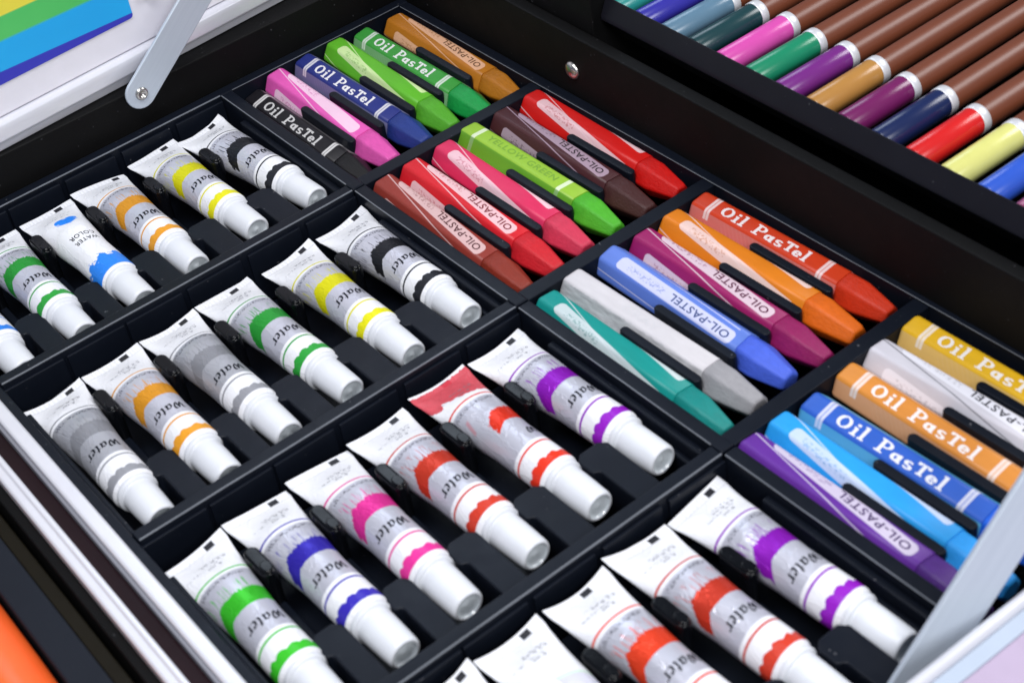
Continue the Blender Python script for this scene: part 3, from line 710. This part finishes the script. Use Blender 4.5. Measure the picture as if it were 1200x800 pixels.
# ------------------------------------------------------------------ pencil tray and pencils
ptray = tag(empty('pencil_tray', (80.6, -150, 20), R(-.8)), 'raised black tray holding a row of brown coloured pencils', 'tray')
def pp(mb, name, mat, bevel=.4): return mb.build(name, mat, ptray, bevel, 3)
pp(MB().prism([(0, 4.0), (3.0, 1.6), (3.0, 10.3), (2.6, 10.6), (.2, 5.6)], -210, 58, axis='y'), 'rim', BLK_FRAME, .35)
pp(MB().box(3.05, 190, -209, 57.8, -1.0, 2.0), 'floor', BLK_WALL, .3)
pp(MB().box(-3, 190, 58.3, 132, -43, 14), 'end_wall', BLK_WALL, .4)
pcols = [('teal', '2f9a94'), ('indigo', '3a36a8'), ('slate blue', '6688a0'), ('dark spruce', '1f4348'), ('pink', 'e255b4'), ('jade green', '1f9068'), ('purple', '7c2c88'), ('tan', 'c08a46'),
         ('plum', '7a2262'), ('navy', '1c2a58'), ('red', 'e02424'), ('lemon yellow', 'e8e688'), ('cobalt blue', '3560d2'), ('mauve', 'a8567c')]
BROWN = None
n = NB('brown_pencil_lacquer'); o, x, y, z = n.obj()
BROWN = n.set(Base_Color=n.mix(n.noise(n.scale(o, (40, 300, 300)), 1, 4), lin('643522'), lin('6e3a26')), Roughness=.40, Specular_IOR_Level=.5)
_pm = {}
def lathe_x(prof, mat, name, parent, N=28):
    m_ = MB()
    m_.rings([[(x_, r_ * math.cos(2*math.pi*k/N), r_ * math.sin(2*math.pi*k/N)) for k in range(N)] for x_, r_ in prof], [[(0, 0)] * N for _ in prof], wrap=True)
    return m_.build(name, mat, parent)
for i, (nm, h) in enumerate(pcols):
    y = -94.7 - 11.13 * i
    x0 = 83.9 + .014 * (y + 150) + rnd.uniform(0, .1)
    p = tag(empty('coloured_pencil', (x0, y, 22.1), R(rnd.uniform(-.5, .5))), f'brown barrelled pencil with a {nm} end' + (' cut by the top edge' if i == 0 else ' at the right edge' if i == 13 else ''), 'pencil', 'coloured pencils in the raised tray')
    n = NB('pencil_end_' + nm.replace(' ', '_')); o, x, yy, z = n.obj(); cc = tuple(v * .80 for v in lin(h))
    pm = n.set(Base_Color=n.mix(n.noise(o, 200, 3), tuple(v * .85 for v in cc), tuple(min(1, v * 1.0) for v in cc)), Roughness=.24, Specular_IOR_Level=.5)
    b0 = 23.0 + rnd.uniform(-.9, .9)
    zc = 4.35
    parts = [lathe_x([(.0, .02), (.02, 3.6), (.2, 3.8), (b0, 3.8)], pm, 'dipped_end', p)]
    if 'band' not in _pm:
        a_ = lathe_x([(0, 3.82), (.15, 3.96), (1.2, 4.0), (2.5, 3.96), (2.65, 3.82)], SILVER, 'band', p); _pm['band'] = a_.data
        b_ = lathe_x([(2.6, 3.8), (60, 3.8), (110, 3.8), (125, 1.0), (128, .3), (128.5, .02)], BROWN, 'barrel', p); _pm['barrel'] = b_.data
    else:
        a_ = bpy.data.objects.new('band', _pm['band']); C.objects.link(a_); a_.parent = p
        b_ = bpy.data.objects.new('barrel', _pm['barrel']); C.objects.link(b_); b_.parent = p
    a_.location = b_.location = (b0 * S, 0, zc * S); parts[0].location = (0, 0, zc * S)

# ------------------------------------------------------------------ side drawer with an orange marker
dr = tag(empty('drawer', (-140, -150, -22)), 'dark foam lined drawer pulled out below the left rail', 'drawer')
MB().box(-134.4, -130.9, -330, -30, -22, -4.4).build('olive_edge', OLIVE, dr, .5, 2, (140, 150, 22))
MB().box(-142.2, -134.5, -330, -30, -22, -2.2).build('foam_strip', SLATE, dr, .7, 3, (140, 150, 22))
MB().box(-190, -142.3, -330, -30, -22, -16).build('bottom', BLK_WALL, dr, .3, 2, (140, 150, 22))
mk = tag(empty('marker', (-153.2, -180, -15.9), R(-.8)), 'thick glossy orange marker lying in the side drawer', 'marker')
n = NB('orange_marker_barrel'); o, x, y, z = n.obj()
OM = n.set(Base_Color=n.mix(n.noise(o, 60, 3), lin('f4581e'), lin('fb6a2a')), Roughness=.34, Specular_IOR_Level=.5)
def lathe_y(prof, mat, name, parent, N=36, zc=0):
    m_ = MB()
    m_.rings([[(r_ * math.sin(2*math.pi*k/N), y_, zc + r_ * math.cos(2*math.pi*k/N)) for k in range(N)] for y_, r_ in prof], [[(0, 0)] * N for _ in prof], wrap=True)
    return m_.build(name, mat, parent)
lathe_y([(70, .02), (69.8, 6), (68.6, 8.6), (66, 9.3), (20, 9.8), (-60, 9.8), (-62, 9.4), (-62, .02)], OM, 'barrel', mk, zc=9.9)
lathe_y([(-62.2, .02), (-62.2, 10.1), (-64, 10.3), (-100, 10), (-103, 8.5), (-104, .02)], plastic('marker_cap_black', (.02, .02, .022), .35), 'cap', mk, zc=9.9)

# ------------------------------------------------------------------ table under the case
tb = MB().box(-900, 900, -1100, 900, -60, -32.3)
tag(tb.build('table_surface', TABLE, None, 0), None, None, None, 'structure')

# ------------------------------------------------------------------ light
w = bpy.data.worlds.new('World'); bpy.context.scene.world = w; w.use_nodes = True
bg = w.node_tree.nodes['Background']; bg.inputs[0].default_value = (.70, .80, 1.0, 1); bg.inputs[1].default_value = .18
def area(name, loc, target, size, power, colr=(1, 1, 1), sy=None):
    l = bpy.data.lights.new(name, 'AREA'); l.energy = power; l.color = colr
    l.shape = 'RECTANGLE'; l.size = size * S; l.size_y = (sy or size) * S
    o = bpy.data.objects.new(name, l); C.objects.link(o)
    o.location = tuple(v * S for v in loc)
    d = Vector(target) - Vector(loc); o.rotation_euler = d.to_track_quat('-Z', 'Y').to_euler()
    return o
area('softbox_key', (-270, -260, 780), (-40, -170, 0), 310, 5.5, (.965, .975, 1.0))
area('softbox_back', (230, 520, 660), (-50, -140, 0), 360, 2.0, (.76, .87, 1.0))
area('softbox_side', (560, -330, 520), (60, -170, 0), 260, 2.6, (1, 1, 1))
area('softbox_front', (-160, -860, 560), (0, -120, 0), 300, 3.8, (.97, .98, 1))

# ------------------------------------------------------------------ camera
CAMR = [[0.7750916, -0.6184876, -0.1292523], [-0.4875623, -0.4553343, -0.7449522], [0.4018906, 0.6404247, -0.6544769]]
CAMC = [-172.638, -419.5147, 265.8538]
CAMF = 1909.103
Rm = CAMR
cam = bpy.data.cameras.new('camera'); co_ = bpy.data.objects.new('camera', cam); C.objects.link(co_)
cam.sensor_fit = 'HORIZONTAL'; cam.sensor_width = 36; cam.lens = CAMF / 1200 * 36
cam.clip_start = .01; cam.clip_end = 50
M = Matrix(((Rm[0][0], -Rm[1][0], -Rm[2][0], CAMC[0] * S), (Rm[0][1], -Rm[1][1], -Rm[2][1], CAMC[1] * S), (Rm[0][2], -Rm[1][2], -Rm[2][2], CAMC[2] * S), (0, 0, 0, 1)))
co_.matrix_world = M
cam.dof.use_dof = True; cam.dof.focus_distance = .50; cam.dof.aperture_fstop = 26
sc_ = bpy.context.scene; sc_.camera = co_
sc_.view_settings.view_transform = 'Standard'; sc_.view_settings.look = 'None'; sc_.view_settings.exposure = 0; sc_.view_settings.gamma = 1
